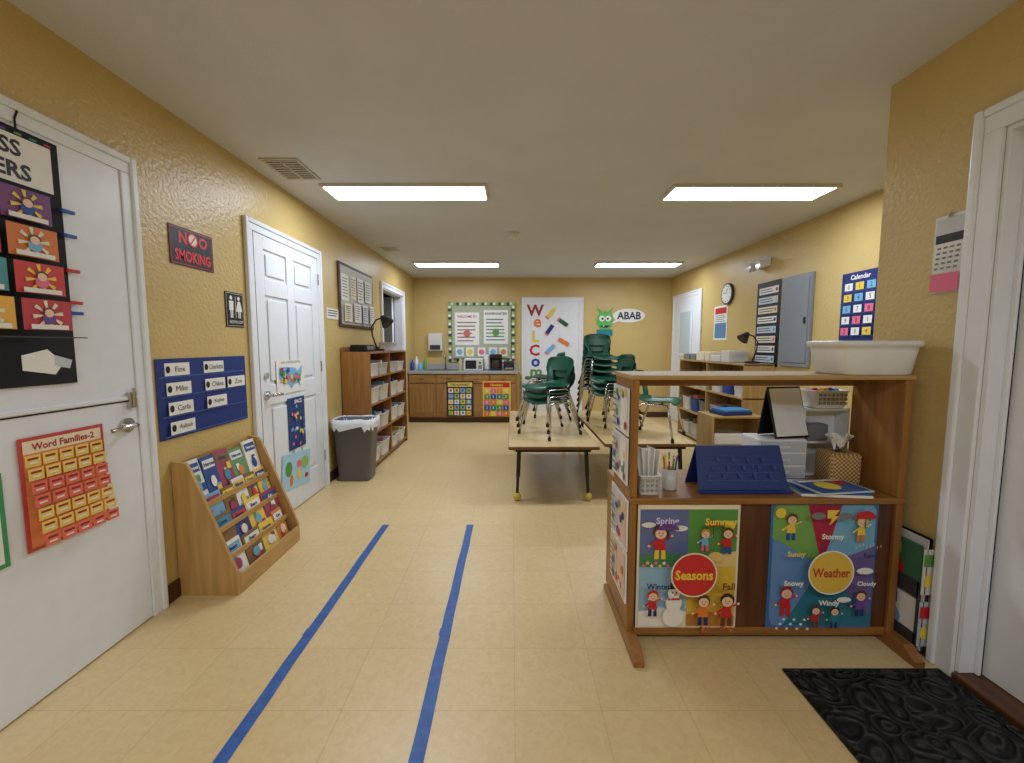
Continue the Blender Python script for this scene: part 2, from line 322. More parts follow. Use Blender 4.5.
# ---------------- left wall things ----------------
m=MB();w=.46;m.sheet(w,.88,C(22,24,30,.8))
m.rect(-.225,.255,.205,.415,WPP);m.text('CLASS',.01,.372,.055,C(40,40,50),w=.33,bold=True);m.text('HELPERS',.0,.298,.055,C(40,40,50),w=.38,bold=True)
for i in range(10):m.rect(-.225+i*.045,.417,-.203+i*.045,.424,PAL[i%9])
cc=[C(206,60,56),C(236,180,70),C(120,60,120),C(190,60,70),C(70,110,160),C(216,120,50),C(80,150,160),C(150,90,140)]
for r in range(4):
    for c in range(2):
        cx=(-.07,.10)[c];cz=.185-r*.125
        k=cc[(r*3+c*2)%8];m.rect(cx-.078,cz-.053,cx+.078,cz+.053,k)
        for a in range(8):
            t=math.radians(a*45);t2=math.radians(a*45+16);m.poly([(cx,cz),(cx+.05*math.cos(t),cz+.05*math.sin(t)),(cx+.05*math.cos(t2),cz+.05*math.sin(t2))],CRM if r%2 else YEL)
        m.ell(cx,cz-.012,.022,.02,PAL[(r+c*3)%9]);m.ell(cx,cz+.012,.02,.014,BRN);m.ell(cx,cz+.006,.015,.014,SKIN);m.rect(cx-.06,cz-.05,cx+.06,cz-.034,WPP)
m.rect(-.225,-.27,.225,-.266,C(60,60,66))
m.poly([(-.0,-.33),(.08,-.31),(.13,-.36),(.10,-.40),(.0,-.38)],WPP);m.poly([(.10,-.33),(.16,-.35),(.15,-.38),(.10,-.37)],C(200,205,210))
for z in(.20,.11,-.02,-.14,-.18):
    m.bx((.215,-.006,z),(.262,-.018,z+.012),random.choice([YEL,BLU,RED,GRN]))
m.tube([(.1,-.004,.438),(.1,-.004,.47),(.11,-.004,.50)],.003,DKMET)
onL(m,'class_helpers_pocket_chart',1.395,1.575,.016)
m=MB();m.sheet(.30,.405,C(196,70,60));m.T=Matrix.Diagonal((.95,1,1,1));m.rect(-.145,-.19,.145,.19,C(230,140,84));m.rect(-.145,.145,.145,.19,C(236,220,190));m.text('Word Families-2',0,.167,.026,C(170,40,50),w=.27,bold=True)
for r in range(7):
    for c in range(5):
        x=-.116+c*.058;z=.118-r*.047
        m.rect(x-.026,z-.021,x+.026,z+.021,C(240,204,104) if r%4<2 else C(232,112,90));m.rect(x-.018,z+.004,x+.018,z+.012,C(150,40,40));m.rect(x-.014,z-.010,x+.014,z-.004,WPP)
m.T=Matrix.Identity(4);onL(m,'word_families_poster',1.558,.755,.016)
m=MB();m.sheet(.22,.32,C(60,150,90));m.rect(-.095,-.145,.095,.145,WPP);m.lines(-.08,-.12,.08,.12,8,LBL);onL(m,'green_border_poster',1.245,.70,.016)
RD2=C(236,52,56)
m=MB();m.sheet(.305,.195,BLK);m.rect(-.146,-.091,.146,.091,RD2);m.rect(-.143,-.088,.143,.088,BLK)
m.text('N',-.065,.045,.06,RD2,bold=True);m.text('O',.075,.045,.06,RD2,bold=True);m.text('SMOKING',0,-.045,.058,RD2,w=.25,bold=True);m.ell(.0,.045,.036,.036,RD2);m.ell(0,.045,.028,.028,WPP);m.poly([(-.024,.02),(-.018,.014),(.026,.07),(.02,.074)],RD2)
onL(m,'no_smoking_sign',2.29,1.787)
m=MB();m.sheet(.675,.40,C(26,50,122,.7))
nm=[['Fine','Charlotte'],['Mike','Chloe','Zoe'],['Carla','Kaylee'],['Aaliyah','']]
for r in range(4):
    z=.15-r*.098;m.rect(-.32,z-.045,.32,z-.038,C(60,84,150))
    for i,t in enumerate(nm[r]):
        if not t:continue
        x=(-.20,.06,.24)[i];m.rect(x-.085,z-.036,x+(.075),z+.028,WPP);m.ell(x-.065,z-.004,.014,.018,BLK);m.text(t,x+.012,z-.004,.028,BLK,w=.11)
onL(m,'name_pocket_chart',2.337,1.012)
m=MB();m.sheet(.165,.21,BLK);m.rect(-.076,-.098,.076,.098,WPP);m.rect(-.074,-.096,.074,.096,BLK);
for x,dr in((-.034,0),(.034,1)):
    m.ell(x,.07,.012,.013,WPP)
    if dr:m.poly([(x-.012,.052),(x+.012,.052),(x+.03,-.01),(x-.03,-.01)],WPP)
    else:m.rect(x-.02,-.005,x+.02,.052,WPP)
    m.rect(x-.012,-.05,x-.002,0,WPP);m.rect(x+.002,-.05,x+.012,0,WPP)
m.rect(-.002,-.05,.002,.08,WPP);m.text('RESTROOM',0,-.075,.018,WPP,w=.12)
onL(m,'restroom_sign',2.607,1.495)
m=MB();m.sheet(.40,.25,WPP);m.text('MAP of UNITED STATES',0,.105,.018,C(60,60,70),w=.32)
US=[(-.17,.07),(-.05,.07),(.06,.06),(.09,.03),(.17,.08),(.15,.0),(.12,-.04),(.13,-.1),(.09,-.06),(.03,-.07),(-.01,-.1),(-.05,-.06),(-.12,-.05),(-.17,-.01)]
m.poly(US,LBL)
for i in range(22):
    x=random.uniform(-.15,.12);z=random.uniform(-.04,.055);s=.016;m.rect(x-s,z-s*.9,x+s,z+s,random.choice([RED,YEL,GRN,PNK,BLU,ORG,PUR]))
onL(m,'usa_map_poster',3.2,1.045,.018)
m=MB();m.sheet(.25,.40,C(30,60,120));
for i in range(26):
    x=random.uniform(-.1,.1);z=random.uniform(-.17,.13);m.ell(x,z,.014,.014,random.choice([WPP,LBL,YEL,C(60,110,170),PNK]),n=8)
m.text('SPACE',0,.17,.03,WPP,bold=True);onL(m,'blue_star_poster',3.255,.675,.018)
m=MB();m.T=Ry(6);m.sheet(.42,.27,C(170,210,232));
for x,z,a,b,k in((-.12,.02,.05,.06,GRN),(-.08,-.07,.025,.045,ORG),(.03,.04,.04,.03,PNK),(.03,-.04,.03,.05,YEL),(.12,.04,.06,.05,LGR),(.15,-.07,.03,.02,RED)):m.ell(x,z,a,b,k,n=9)
onL(m,'world_map_poster',3.22,.31,.018)
m=MB();m.sheet(.26,.10,WPP);m.lines(-.11,-.03,.11,.04,3,BLK);onL(m,'small_wall_sign',4.03,1.575)
m=MB();m.bx((-.50,0,-.32),(.50,-.02,.32),C(66,44,34),.006);m.ly=.021;m.rect(-.47,-.29,.47,.29,C(188,186,176))
for x,z,a,b,k in((-.36,.08,.09,.13,WPP),(-.15,.1,.08,.12,CRM),(.05,.09,.09,.13,WPP),(.28,.1,.1,.12,C(220,224,226)),(-.33,-.17,.1,.09,CRM),(-.08,-.16,.1,.1,WPP),(.15,-.16,.08,.1,C(210,220,230)),(.36,-.15,.07,.1,WPP)):
    m.rect(x-a,z-b,x+a,z+b,k);m.lines(x-a*.8,z-b*.8,x+a*.8,z+b*.8,7,C(120,120,120),.3)
onL(m,'framed_notice_board',4.66,1.78)
# ---------------- magazine rack ----------------
m=MB();prof=[(XL+.006,0),(-1.40,0),(-1.40,.115),(-1.61,.655),(-1.63,.69),(XL+.006,.70)]
for y in(2.05,2.655):m.prism(prof,y,y+.018,RACK['z'])
m.bx((-1.412,2.068,.0),(-1.397,2.655,.10),RACK['y'],.003);m.bx((XL+.008,2.068,.02),(XL+.016,2.655,.69),RACK['y']);m.bx((XL+.016,2.068,.015),(-1.412,2.655,.028),RACK['y'])
tiers=[(-1.435,.030),(-1.49,.165),(-1.545,.305),(-1.60,.445)]
for x,z in tiers[1:]:
    m.bx((x-.03,2.068,z-.004),(x+.028,2.655,z+.006),RACK['y']);m.bx((x+.018,2.068,z+.006),(x+.027,2.655,z+.024),RACK['y'],.002)
m.build('magazine_rack')
m=MB();covers=[C(44,78,140),C(200,64,54),C(234,196,84),C(100,150,100),C(226,226,216),C(160,64,96),C(70,140,170),C(130,98,64),C(214,134,64),C(236,232,220),C(120,170,200),C(228,226,220)]
for ti,(x,z) in enumerate(tiers):
    y=2.075
    while y<2.60:
        w=random.choice([.10,.12,.14,.15]);w=min(w,2.65-y-.004)
        if w<.06:break
        hh=random.uniform(.185,.225)+(.03 if ti==3 else 0)
        m.T=Tr(x,y+w/2,z+.008)@Rz(90)@Rx(-15+random.uniform(-3,2))
        k=random.choice(covers);m.bx((-w/2,0,0),(w/2,.010,hh),k);m.ly=.001
        k2=random.choice(covers+[WPP,YEL]);m.rect(-w*.42,hh*.72,w*.42,hh*.92,k2)
        for q in range(4):
            ax=random.uniform(-.3,.2)*w;az=random.uniform(.15,.6)*hh;m.rect(ax,az-.02,ax+w*random.uniform(.15,.35),az+.02,random.choice(covers+[WPP,BRN]))
        m.ell(0,hh*.4,w*.2,hh*.14,random.choice(covers+[SKIN]),n=9)
        m.text(random.choice(['Heroes','Moses','Lions','Cat','Bears']),0,hh*.82,.020,NAVY if k2 is not covers[0] else WPP,w=w*.75,bold=True)
        m.T=Matrix.Identity(4);y+=w+.004
m.build('picture_books')
# ---------------- trash can ----------------
m=MB();m.loft([(.28,.20,0),(.30,.22,.02),(.37,.27,.56),(.385,.285,.56),(.385,.285,.58),(.355,.26,.58),(.27,.19,.02)],C(98,98,106,.45),e=6)
BAG=C(225,228,232,.3);n=40;vs=[]
for k,(w,d,z,am) in enumerate([(.395,.295,.50,.012),(.40,.30,.54,.006),(.40,.30,.585,.002),(.365,.265,.590,.002),(.33,.23,.42,.006)]):
    for i in range(n):
        a=2*math.pi*i/n;c,s_=math.cos(a),math.sin(a);zz=z+am*2*math.sin(i*2.3)+am*math.sin(i*5.1)
        q=1+.01*math.sin(i*3.7)
        vs.append((w/2*q*math.copysign(abs(c)**.35,c),d/2*q*math.copysign(abs(s_)**.35,s_),zz))
m.add(vs,[(j*n+i,j*n+(i+1)%n,(j+1)*n+(i+1)%n,(j+1)*n+i) for j in range(4) for i in range(n)],BAG,True)
m.build('trash_can',(-1.49,3.96,0))
# ---------------- left bookshelf ----------------
def bins(m,x0,x1,y,z,n,mats,d=.22,h=.13,wf=.88):
    for i in range(n):
        a=x0+(x1-x0)*(i+.5)/n;w=(x1-x0)/n*wf
        hh=h*random.uniform(.85,1.05)
        m.vessel(a,y,z,w,d,hh,.88,.004,random.choice(mats),rim=.004)
        for q in range(3):
            m.bx((a-w*.3+q*w*.22,y-d*.3,z+hh*.5),(a-w*.3+q*w*.22+w*.15,y+d*.3,z+hh*random.uniform(.8,1.25)),random.choice(PAL))
m=MB();W_=1.42;D_=.285;Hh=1.21
for x in(-W_/2,W_/2-.02):m.bx((x,0,0),(x+.02,-D_,Hh),OAK['z'],.003)
m.bx((-.01,-.008,.02),(.01,-D_+.01,Hh-.02),OAK['z'])
for z in(.04,.36,.66,.94,Hh-.02):m.bx((-W_/2+.02,0,z),(W_/2-.02,-D_+.004,z+.02),OAK['x'],.003)
m.bx((-W_/2+.02,-.002,.02),(W_/2-.02,-.008,Hh-.001),OAK['x']);m.bx((-W_/2,0,Hh),(W_/2,-.02,Hh+.05),OAK['x'],.004)
m.build('wooden_bookshelf',(XL+.014,4.87,0),90)
m=MB()
for z in(.061,.381,.681):
    for a,b in((-.68,-.02),(.02,.68)):bins(m,a,b,-.17,z,2,[PLW,WHITE2,PLW],h=.16)
for a,b in((-.68,-.02),(.02,.68)):bins(m,a,b,-.17,.961,2,[PLW,C(200,206,210,.3)],h=.13)
m.build('storage_bins',(XL+.014,4.87,0),90)
def desk_lamp(loc,rz,s=1):
    m=MB();m.T=Matrix.Scale(s,4);m.cyl((0,0,0),(0,0,.02),.075,BLK,n=24)
    m.tube([(0,0,.02),(-.05,0,.15),(-.06,0,.24),(.0,0,.31),(.08,0,.33)],.008,BLK)
    m.cyl((.07,0,.34),(.14,0,.27),.022,BLK,.065,n=20);m.build('desk_lamp',loc,rz)
desk_lamp((-1.57,4.9,1.213),-20,1.15)
m=MB();m.bx((-.09,-.09,0),(.09,.09,.07),BLK,.01);m.ly=.0905;m.rect(-.07,.02,.07,.055,GREY);m.build('small_radio',(-1.56,4.4,1.213),80)
m=MB();m.vessel(0,0,0,.2,.16,.1,.9,.004,PLW,rim=.004);m.build('plastic_tray',(-1.56,5.3,1.213))
# ---------------- back cabinets ----------------
m=MB();x0,x1=XL+.01,.08;yf=6.86
CW={a:wood('cab_'+a,(146,106,56),(174,128,72),a) for a in 'xz'}
m.bx((x0,yf,.09),(x1,YB-.002,.81),CW['z']);m.bx((x0,yf+.06,0),(x1-.01,YB-.002,.09),DARKW['x'])
n=4;cw=(x1-x0)/n
for i in range(n):
    a=x0+i*cw+.015;b=x0+(i+1)*cw-.015
    m.bx((a,yf,.12),(b,yf-.018,.64),CW['z'],.004);m.bx((a+.05,yf-.018,.17),(b-.05,yf-.026,.59),CW['z'],.006)
    m.bx((a,yf,.66),(b,yf-.018,.795),CW['x'],.004);m.cyl(((a+b)/2-.04,yf-.035,.725),((a+b)/2+.04,yf-.035,.725),.005,DKMET)
CT=noisy('counter_laminate',(156,156,156),(176,176,174),40,.35)
m.bx((x0,yf-.03,.81),(x1+.02,YB-.002,.855),CT,.005);m.bx((x0,YB-.025,.8555),(x1+.02,YB-.002,.95),CT,.003)
m.build('kitchen_cabinet')
m=MB();m.bx((-.26,-.2,0),(.26,.2,.006),CHROME,.002);m.bx((-.23,-.17,.005),(.23,.17,.007),C(90,90,92,.3,.8));m.tube([(0,.18,0),(0,.18,.2),(0,.14,.25),(0,.04,.25),(0,.02,.21)],.011,CHROME)
m.build('sink_faucet',(-1.15,7.10,.8555))
m=MB()
for i,(x,h,k) in enumerate([(-1.66,.18,BLU),(-1.60,.24,PLW),(-1.53,.15,LBL),(-1.46,.2,GRN),(-.86,.22,C(200,180,150))]):
    y=7.0+.05*(i%2);m.loft([(.055,.055,.856),(.06,.06,.87),(.06,.06,.855+h*.7),(.025,.025,.855+h*.85),(.025,.025,.855+h)],k,e=2,n=16,cx=x,cy=y)
m.build('bottles')
m=MB();m.bx((-.16,-.14,0),(.16,.14,.20),C(205,205,198,.4),.012);m.ly=.141;m.rect(-.13,.03,.05,.17,BLK);m.ell(.11,.13,.02,.02,DKMET);m.rect(.08,.03,.14,.09,GREY);m.build('microwave',(-.64,7.08,.856))
m=MB();m.bx((-.10,-.10,0),(.10,.12,.03),BLK,.006);m.bx((-.10,.02,.03),(.10,.12,.24),BLK,.008);m.bx((-.10,-.1,.20),(.10,.12,.27),BLK,.01);m.loft([(.11,.11,.032),(.14,.14,.09),(.10,.10,.17)],C(60,50,44,.1),e=2,cy=-.04,n=20);m.build('coffee_maker',(-.27,7.08,.856))
m=MB();m.bx((-.09,-.08,0),(.09,.08,.16),C(40,40,44,.3),.03);m.bx((-.07,-.085,.02),(.07,-.07,.05),CHROME,.003);m.build('toaster',(-.05,7.05,.856))
m=MB();m.cyl((0,0,0),(0,0,.012),.06,BLK);m.cyl((0,0,.012),(0,0,.26),.05,WPP,n=24);m.build('paper_towel_roll',(-.425,7.12,.856))
m=MB();m.sheet(.44,.58,C(28,34,60));m.rect(-.20,.2,.2,.27,YEL);m.text('THE ALPHABET',0,.235,.035,NAVY,w=.36,bold=True)
for r in range(5):
    for c in range(4):m.rect(-.19+c*.098,.10-r*.092,-.11+c*.098,.175-r*.092,[WPP,LBL,CRM,YEL,LGR][(r+c*3)%5]);m.ell(-.15+c*.098,.14-r*.092,.02,.022,PAL[(r*5+c*3)%9],n=8)
m.build('alphabet_poster',(-.85,6.832,.40))
m=MB();m.sheet(.46,.58,C(226,190,90));m.rect(-.21,.19,.21,.27,RED);m.text('Numbers',0,.23,.04,YEL,w=.34,bold=True)
for r in range(5):
    for c in range(4):m.rect(-.205+c*.104,.09-r*.092,-.115+c*.104,.17-r*.092,[YEL,GRN,PNK,BLU,ORG,TEAL][(r+c*2)%6]);m.text(str((r*4+c)%10),-.16+c*.104,.13-r*.092,.045,WPP)
m.build('numbers_poster',(-.25,6.832,.40))
m=MB();m.bx((-.58,0,-.52),(.58,-.015,.52),C(150,170,130),.003);m.ly=.016
for i in range(24):
    x=-.56+i*1.12/23
    for z in(-.49,.49):m.ell(x,z,.028,.028,[C(60,70,60),WPP,LGR][i%3],n=8)
for i in range(21):
    z=-.48+i*.96/20
    for x in(-.55,.55):m.ell(x,z,.028,.028,[C(60,70,60),WPP,LGR][i%3],n=8)
m.rect(-.51,-.45,.51,.45,C(172,178,150))
m.rect(-.46,-.22,-.04,.34,WPP);m.text('WELCOME TO',-.25,.27,.04,RED,w=.34,bold=True);m.lines(-.42,-.18,-.08,.2,6,C(160,120,110))
m.rect(.04,-.2,.46,.38,WPP);m.text('KINDERGARTEN',.25,.32,.04,DGN,w=.38,bold=True);m.lines(.08,-.16,.42,.25,7,C(110,130,120))
for x,k in((-.38,LBL),(-.2,YEL),(0,PNK),(.2,LBL),(.38,ORG)):m.rect(x-.07,-.42,x+.07,-.26,WPP);m.ell(x,-.34,.05,.05,k,n=10)
m.ell(-.25,-.02,.06,.06,C(200,110,100));m.ell(.25,.0,.06,.06,GRN)
onB(m,'bulletin_board',-.53,1.50)
m=MB();m.bx((-.12,0,-.15),(.12,-.11,.15),WHITE2,.012);m.bx((-.09,-.111,-.13),(.09,-.115,-.05),C(60,64,70,.2),.002);onB(m,'paper_towel_dispenser',-1.33,1.33)
m=MB();m.ly=.003;MG=C(90,180,90);m.ell(0,.0,.15,.17,MG);m.poly([(-.10,.12),(-.15,.24),(-.04,.15)],MG);m.poly([(.10,.12),(.15,.24),(.04,.15)],MG)
m.ell(-.05,.04,.05,.05,WPP);m.ell(.06,.04,.05,.05,WPP);m.ell(-.04,.035,.02,.02,BLK);m.ell(.05,.035,.02,.02,BLK);m.ell(0,-.08,.08,.04,BLK,a0=180,a1=360);m.rect(-.03,-.10,-.01,-.078,WPP);m.rect(-.14,-.26,.14,-.15,TEAL)
onB(m,'monster_cutout',1.62,1.70)
m=MB();m.ly=.003;m.ell(0,0,.28,.12,WPP,n=30);m.poly([(-.2,-.04),(-.31,-.14),(-.12,-.08)],WPP);m.text('ABAB',0,0,.13,C(30,40,70),w=.42,bold=True);onB(m,'speech_bubble_cutout',2.04,1.79)
m=MB();m.cyl((0,0,0),(0,-.03,0),.135,C(60,62,66),n=32);m.cyl((0,-.03,0),(0,-.032,0),.118,WPP,n=32);m.ly=.033
for i in range(12):
    a=math.radians(i*30);m.ell(.098*math.cos(a),.098*math.sin(a),.007,.007,BLK,n=6)
m.poly([(-.005,0),(.005,0),(.045,.06),(.038,.064)],BLK);m.poly([(0,-.004),(0,.004),(-.085,.03),(-.085,.026)],BLK);onR(m,'wall_clock',5.44,1.93)
m=MB();m.bx((-.12,0,-.05),(.12,-.06,.05),WHITE2,.012)
for x in(-.09,.09):m.cyl((x,-.05,-.02),(x,-.13,-.035),.042,WHITE2,.052,n=20);m.cyl((x,-.130,-.035),(x,-.132,-.035),.045,C(230,230,225,.1),n=20)
onR(m,'emergency_light',4.69,2.17)
m=MB();m.sheet(.35,.45,WPP);m.rect(-.15,.12,.15,.20,RED);m.rect(-.15,-.2,.15,.0,C(90,130,170));m.lines(-.14,.01,.14,.11,4,GREY);onR(m,'safety_poster',5.62,1.57)
m=MB();m.sheet(.42,.91,C(24,26,46))
for r in range(8):
    z=.36-r*.105;m.rect(-.17,z-.036,.17,z+.036,[WPP,C(200,210,220),CRM][r%3]);m.lines(-.15,z-.025,.12,z+.025,2,C(60,70,90));m.ell(.14,z,.02,.02,PAL[r],n=8)
onR(m,'helpers_chart',4.59,1.505)
m=MB();EP=C(132,138,144,.4);m.bx((-.215,0,-.44),(.215,-.03,.44),EP,.004);m.bx((-.185,-.03,-.40),(.185,-.038,.40),EP,.003);m.bx((.15,-.038,-.03),(.17,-.05,.03),DKMET,.002);onR(m,'electrical_panel',4.11,1.51)
m=MB();m.sheet(.37,.56,C(28,44,110,.7));m.text('Calendar',0,.24,.04,WPP,w=.26,bold=True)
for r in range(5):
    z=.165-r*.09;m.rect(-.17,z-.038,.17,z-.034,C(70,90,150))
    for c in range(3):m.rect(-.15+c*.11,z-.03,-.07+c*.11,z+.03,[WPP,YEL,LBL,WPP,PNK][(r+c)%5]);m.text(str((r*3+c)%10),-.11+c*.11,z,.035,NAVY)
onR(m,'calendar_pocket_chart',3.39,1.585)
m=MB();m.sheet(.125,.30,C(225,225,220,.3));m.rect(-.055,.08,.055,.14,C(205,205,210));m.rect(-.055,.045,.055,.078,BLK);m.rect(-.055,-.07,.055,.043,WPP)
for r in range(5):
    for c in range(4):m.rect(-.045+c*.025,.022-r*.02,-.03+c*.025,.030-r*.02,C(120,120,130))
m.rect(-.055,-.145,.055,-.075,PNK);m.cyl((0,-.005,.155),(0,-.012,.14),.006,CHROME);onN(m,'hanging_calendar',1.676,1.635)
# ---------------- shelf unit ----------------
U0,U1=.49,1.635;CH=.645
m=MB()
for x in(U0,U1-.03):
    m.bx((x,1.70,CH),(x+.03,1.97,1.138),OAK['z'],.003);m.bx((x,1.70,.055),(x+.03,2.10,.618),OAK['z'],.003)
    m.prismx([(1.565,0),(2.12,0),(2.12,.022),(2.06,.06),(1.62,.06),(1.565,.022)],x-.006,x+.036,OAK['y'])
m.bx((U0+.03,1.715,.068),(U1-.03,1.727,.618),DARKW['z']);m.bx((U0+.03,1.708,.035),(U1-.03,1.735,.068),OAK['x'],.003)
m.bx((U0-.002,1.695,.618),(U1+.002,2.11,CH),OAK['x'],.005);m.bx((U0+.03,1.74,.06),(U1-.03,2.09,.08),OAK['x']);m.bx((U0+.03,1.74,.33),(U1-.03,2.09,.35),OAK['x'])
m.bx((U0-.005,1.695,1.138),(U1+.005,1.975,1.158),TAN['x'],.005);m.bx((U0+.03,1.95,1.09),(U1-.03,1.965,1.138),OAK['x'],.003)
m.build('wooden_shelf_unit')
def kid(m,x,z,s,hair,shirt,pants):
    m.poly([(x-.16*s,z),(x-.03*s,z),(x-.03*s,z+.3*s),(x-.14*s,z+.3*s)],pants);m.poly([(x+.03*s,z),(x+.16*s,z),(x+.14*s,z+.3*s),(x+.03*s,z+.3*s)],pants)
    m.poly([(x-.16*s,z+.26*s),(x+.16*s,z+.26*s),(x+.11*s,z+.58*s),(x-.11*s,z+.58*s)],shirt)
    m.poly([(x-.1*s,z+.56*s),(x-.3*s,z+.42*s),(x-.26*s,z+.36*s),(x-.1*s,z+.46*s)],shirt);m.poly([(x+.1*s,z+.56*s),(x+.3*s,z+.62*s),(x+.28*s,z+.68*s),(x+.06*s,z+.58*s)],shirt)
    m.ell(x-.31*s,z+.38*s,.04*s,.04*s,SKIN,n=8);m.ell(x+.31*s,z+.67*s,.04*s,.04*s,SKIN,n=8)
    m.ell(x,z+.78*s,.2*s,.2*s,hair,n=14);m.ell(x,z+.73*s,.155*s,.145*s,SKIN,n=14)
    m.ell(x-.05*s,z+.75*s,.016*s,.024*s,BLK,n=6);m.ell(x+.05*s,z+.75*s,.016*s,.024*s,BLK,n=6);m.ell(x,z+.69*s,.045*s,.022*s,RED,n=8,a0=180,a1=360)
def star(m,x,z,r,mat,k=5):
    m.poly([(x+(r if i%2==0 else r*.45)*math.cos(math.pi*i/k+math.pi/2),z+(r if i%2==0 else r*.45)*math.sin(math.pi*i/k+math.pi/2)) for i in range(2*k)],mat)
def brolly(m,x,z,r,k):
    m.ell(x,z,r,r*.75,k,a0=0,a1=180,n=14);m.rect(x-.002,z-.04,x+.002,z,BLK)
m=MB();m.sheet(.43,.555,CRM);
m.rect(-.205,0,0,.25,C(100,112,160));m.rect(0,0,.205,.25,C(92,150,70));m.rect(-.205,-.265,0,0,C(150,190,214));m.rect(0,-.265,.205,0,C(222,184,60))
m.poly([(-.205,0),(0,0),(0,.05),(-.1,.065),(-.205,.05)],C(76,130,90));m.poly([(0,0),(.205,0),(.205,.07),(.1,.05),(0,.06)],C(226,196,130));m.poly([(-.205,-.265),(0,-.265),(0,-.20),(-.1,-.18),(-.205,-.2)],WPP);m.poly([(0,-.265),(.205,-.265),(.205,-.22),(.1,-.2),(0,-.215)],C(190,126,50))
m.rect(-.205,.252,.205,.272,C(240,228,196));m.ell(.17,.18,.022,.022,YEL)
m.ell(-.04,.17,.035,.013,WPP);m.ell(-.17,.185,.03,.012,WPP)
kid(m,-.12,.035,.155,C(90,50,30),RED,YEL);brolly(m,-.09,.165,.045,PUR);kid(m,.065,.075,.10,C(200,140,60),LBL,PNK);kid(m,.155,.065,.12,BRN,RED,BLU);m.ell(.105,.055,.03,.022,C(230,190,110));m.rect(.09,.14,.094,.19,BRN);m.ell(.092,.19,.035,.018,RED,a0=0,a1=180)
for i in range(7):star(m,-.195+i*.017,.018+.012*(i%2),.010,[PNK,YEL,WPP][i%3])
m.ell(-.065,-.205,.045,.045,WPP);m.ell(-.065,-.145,.034,.034,WPP);m.ell(-.065,-.10,.026,.026,WPP);m.rect(-.09,-.082,-.04,-.077,BLK);m.rect(-.082,-.08,-.048,-.055,BLK);m.poly([(-.065,-.102),(-.045,-.107),(-.065,-.11)],ORG);m.rect(-.09,-.13,-.04,-.121,RED);m.ell(-.072,-.096,.004,.004,BLK,n=6);m.ell(-.057,-.096,.004,.004,BLK,n=6)
kid(m,-.155,-.20,.12,RED,RED,NAVY);kid(m,.055,-.235,.14,BRN,ORG,NAVY);kid(m,.15,-.235,.15,C(60,30,20),RED,BRN)
for i in range(14):m.ell(random.uniform(-.19,-.01),random.uniform(-.18,-.06),.003,.003,WPP,n=6)
for i in range(12):star(m,random.uniform(.02,.19),random.uniform(-.26,-.22),.009,[RED,ORG,BRN][i%3])
for t,x,z,h,k,w in(('Spring',-.115,.225,.036,C(214,200,240),.14),('Summer',.105,.225,.03,YEL,.16),('Winter',-.143,-.05,.026,NAVY,.10),('Fall',.145,-.05,.03,C(120,50,30),.1)):m.text(t,x,z,h,k,w=w,bold=True)
m.ell(0,0,.095,.095,CRM,n=32);m.ell(0,0,.089,.089,C(200,44,42),n=32);m.text('Seasons',0,0,.042,YEL,w=.155,bold=True)
m.build('seasons_poster',(.745,1.7135,.342))
m=MB();m.sheet(.45,.555,C(60,110,170))
secs=[(C(120,168,84),150,105),(C(176,36,66),105,75),(C(120,176,206),75,22),(C(116,96,156),22,-45),(C(40,118,138),-45,-120),(C(100,140,196),-120,-210)]
def edge(a):
    c,s_=math.cos(math.radians(a)),math.sin(math.radians(a));t=min(.215/abs(c) if abs(c)>1e-6 else 9,.265/abs(s_) if abs(s_)>1e-6 else 9);return(c*t,s_*t)
for k,a,b in secs:
    m.poly([(0,0)]+[edge(a+(b-a)*i/12) for i in range(13)],k)
kid(m,-.14,.115,.12,BRN,YEL,BLU);m.ell(-.19,.235,.022,.022,YEL);kid(m,-.15,-.22,.14,C(160,40,40),RED,RED);kid(m,.145,.115,.11,YEL,YEL,ORG);brolly(m,.155,.215,.045,RED);kid(m,.155,-.21,.12,BRN,PUR,NAVY);kid(m,-.035,-.255,.10,BRN,RED,BRN);kid(m,.04,-.255,.10,C(40,30,30),TEAL,NAVY)
m.poly([(-.02,.26),(.03,.26),(.01,.235),(.03,.235),(-.01,.195),(.0,.225),(-.02,.225)],YEL);m.ell(-.055,.235,.03,.015,GREY);m.ell(.055,.235,.03,.015,GREY);m.ell(.15,-.0,.035,.014,WPP);m.ell(.07,-.125,.03,.012,WPP)
for i in range(10):star(m,-.205+i*.014,-.24+.02*(i%3)-.01,.008,WPP,6)
for i in range(8):m.rect(.10+i*.014,.10+.006*(i%3),.102+i*.014,.112+.006*(i%3),WPP)
for t,x,z,h,k,w in(('Sunny',-.145,.075,.03,YEL,.12),('Stormy',0,.15,.03,WPP,.13),('Rainy',.16,.07,.026,NAVY,.10),('Snowy',-.15,-.05,.03,WPP,.12),('Windy',.0,-.135,.03,WPP,.13),('Cloudy',.15,-.05,.026,WPP,.12)):m.text(t,x,z,h,k,w=w,bold=True)
m.ell(0,0,.095,.095,WPP,n=32);m.ell(0,0,.089,.089,C(224,184,70),n=32);m.text('Weather',0,0,.04,C(184,70,44),w=.155,bold=True)
m.build('weather_poster',(1.315,1.7135,.345))
m=MB()
for r,(z,hh) in enumerate(((1.0,.2),(.79,.2),(.52,.22),(.29,.22))):
    x1=.12 if z>.62 else .14
    m.bx((-.13,0,z-hh/2),(x1,-.006,z+hh/2),C(232,230,226,.3));m.ly=.0065
    m.rect(-.12,z-hh/2+.01,-.005,z+hh/2-.01,random.choice([C(216,200,170),C(206,210,216)]));m.rect(.005,z-hh/2+.01,x1-.01,z+hh/2-.01,random.choice([WPP,C(224,190,176)]))
    for i in range(9):m.ell(random.uniform(-.1,.1),z+random.uniform(-.08,.08),.016,.018,random.choice(PAL),n=8)
    m.lines(-.11,z-.09,-.02,z+.08,6,C(140,130,120),.3)
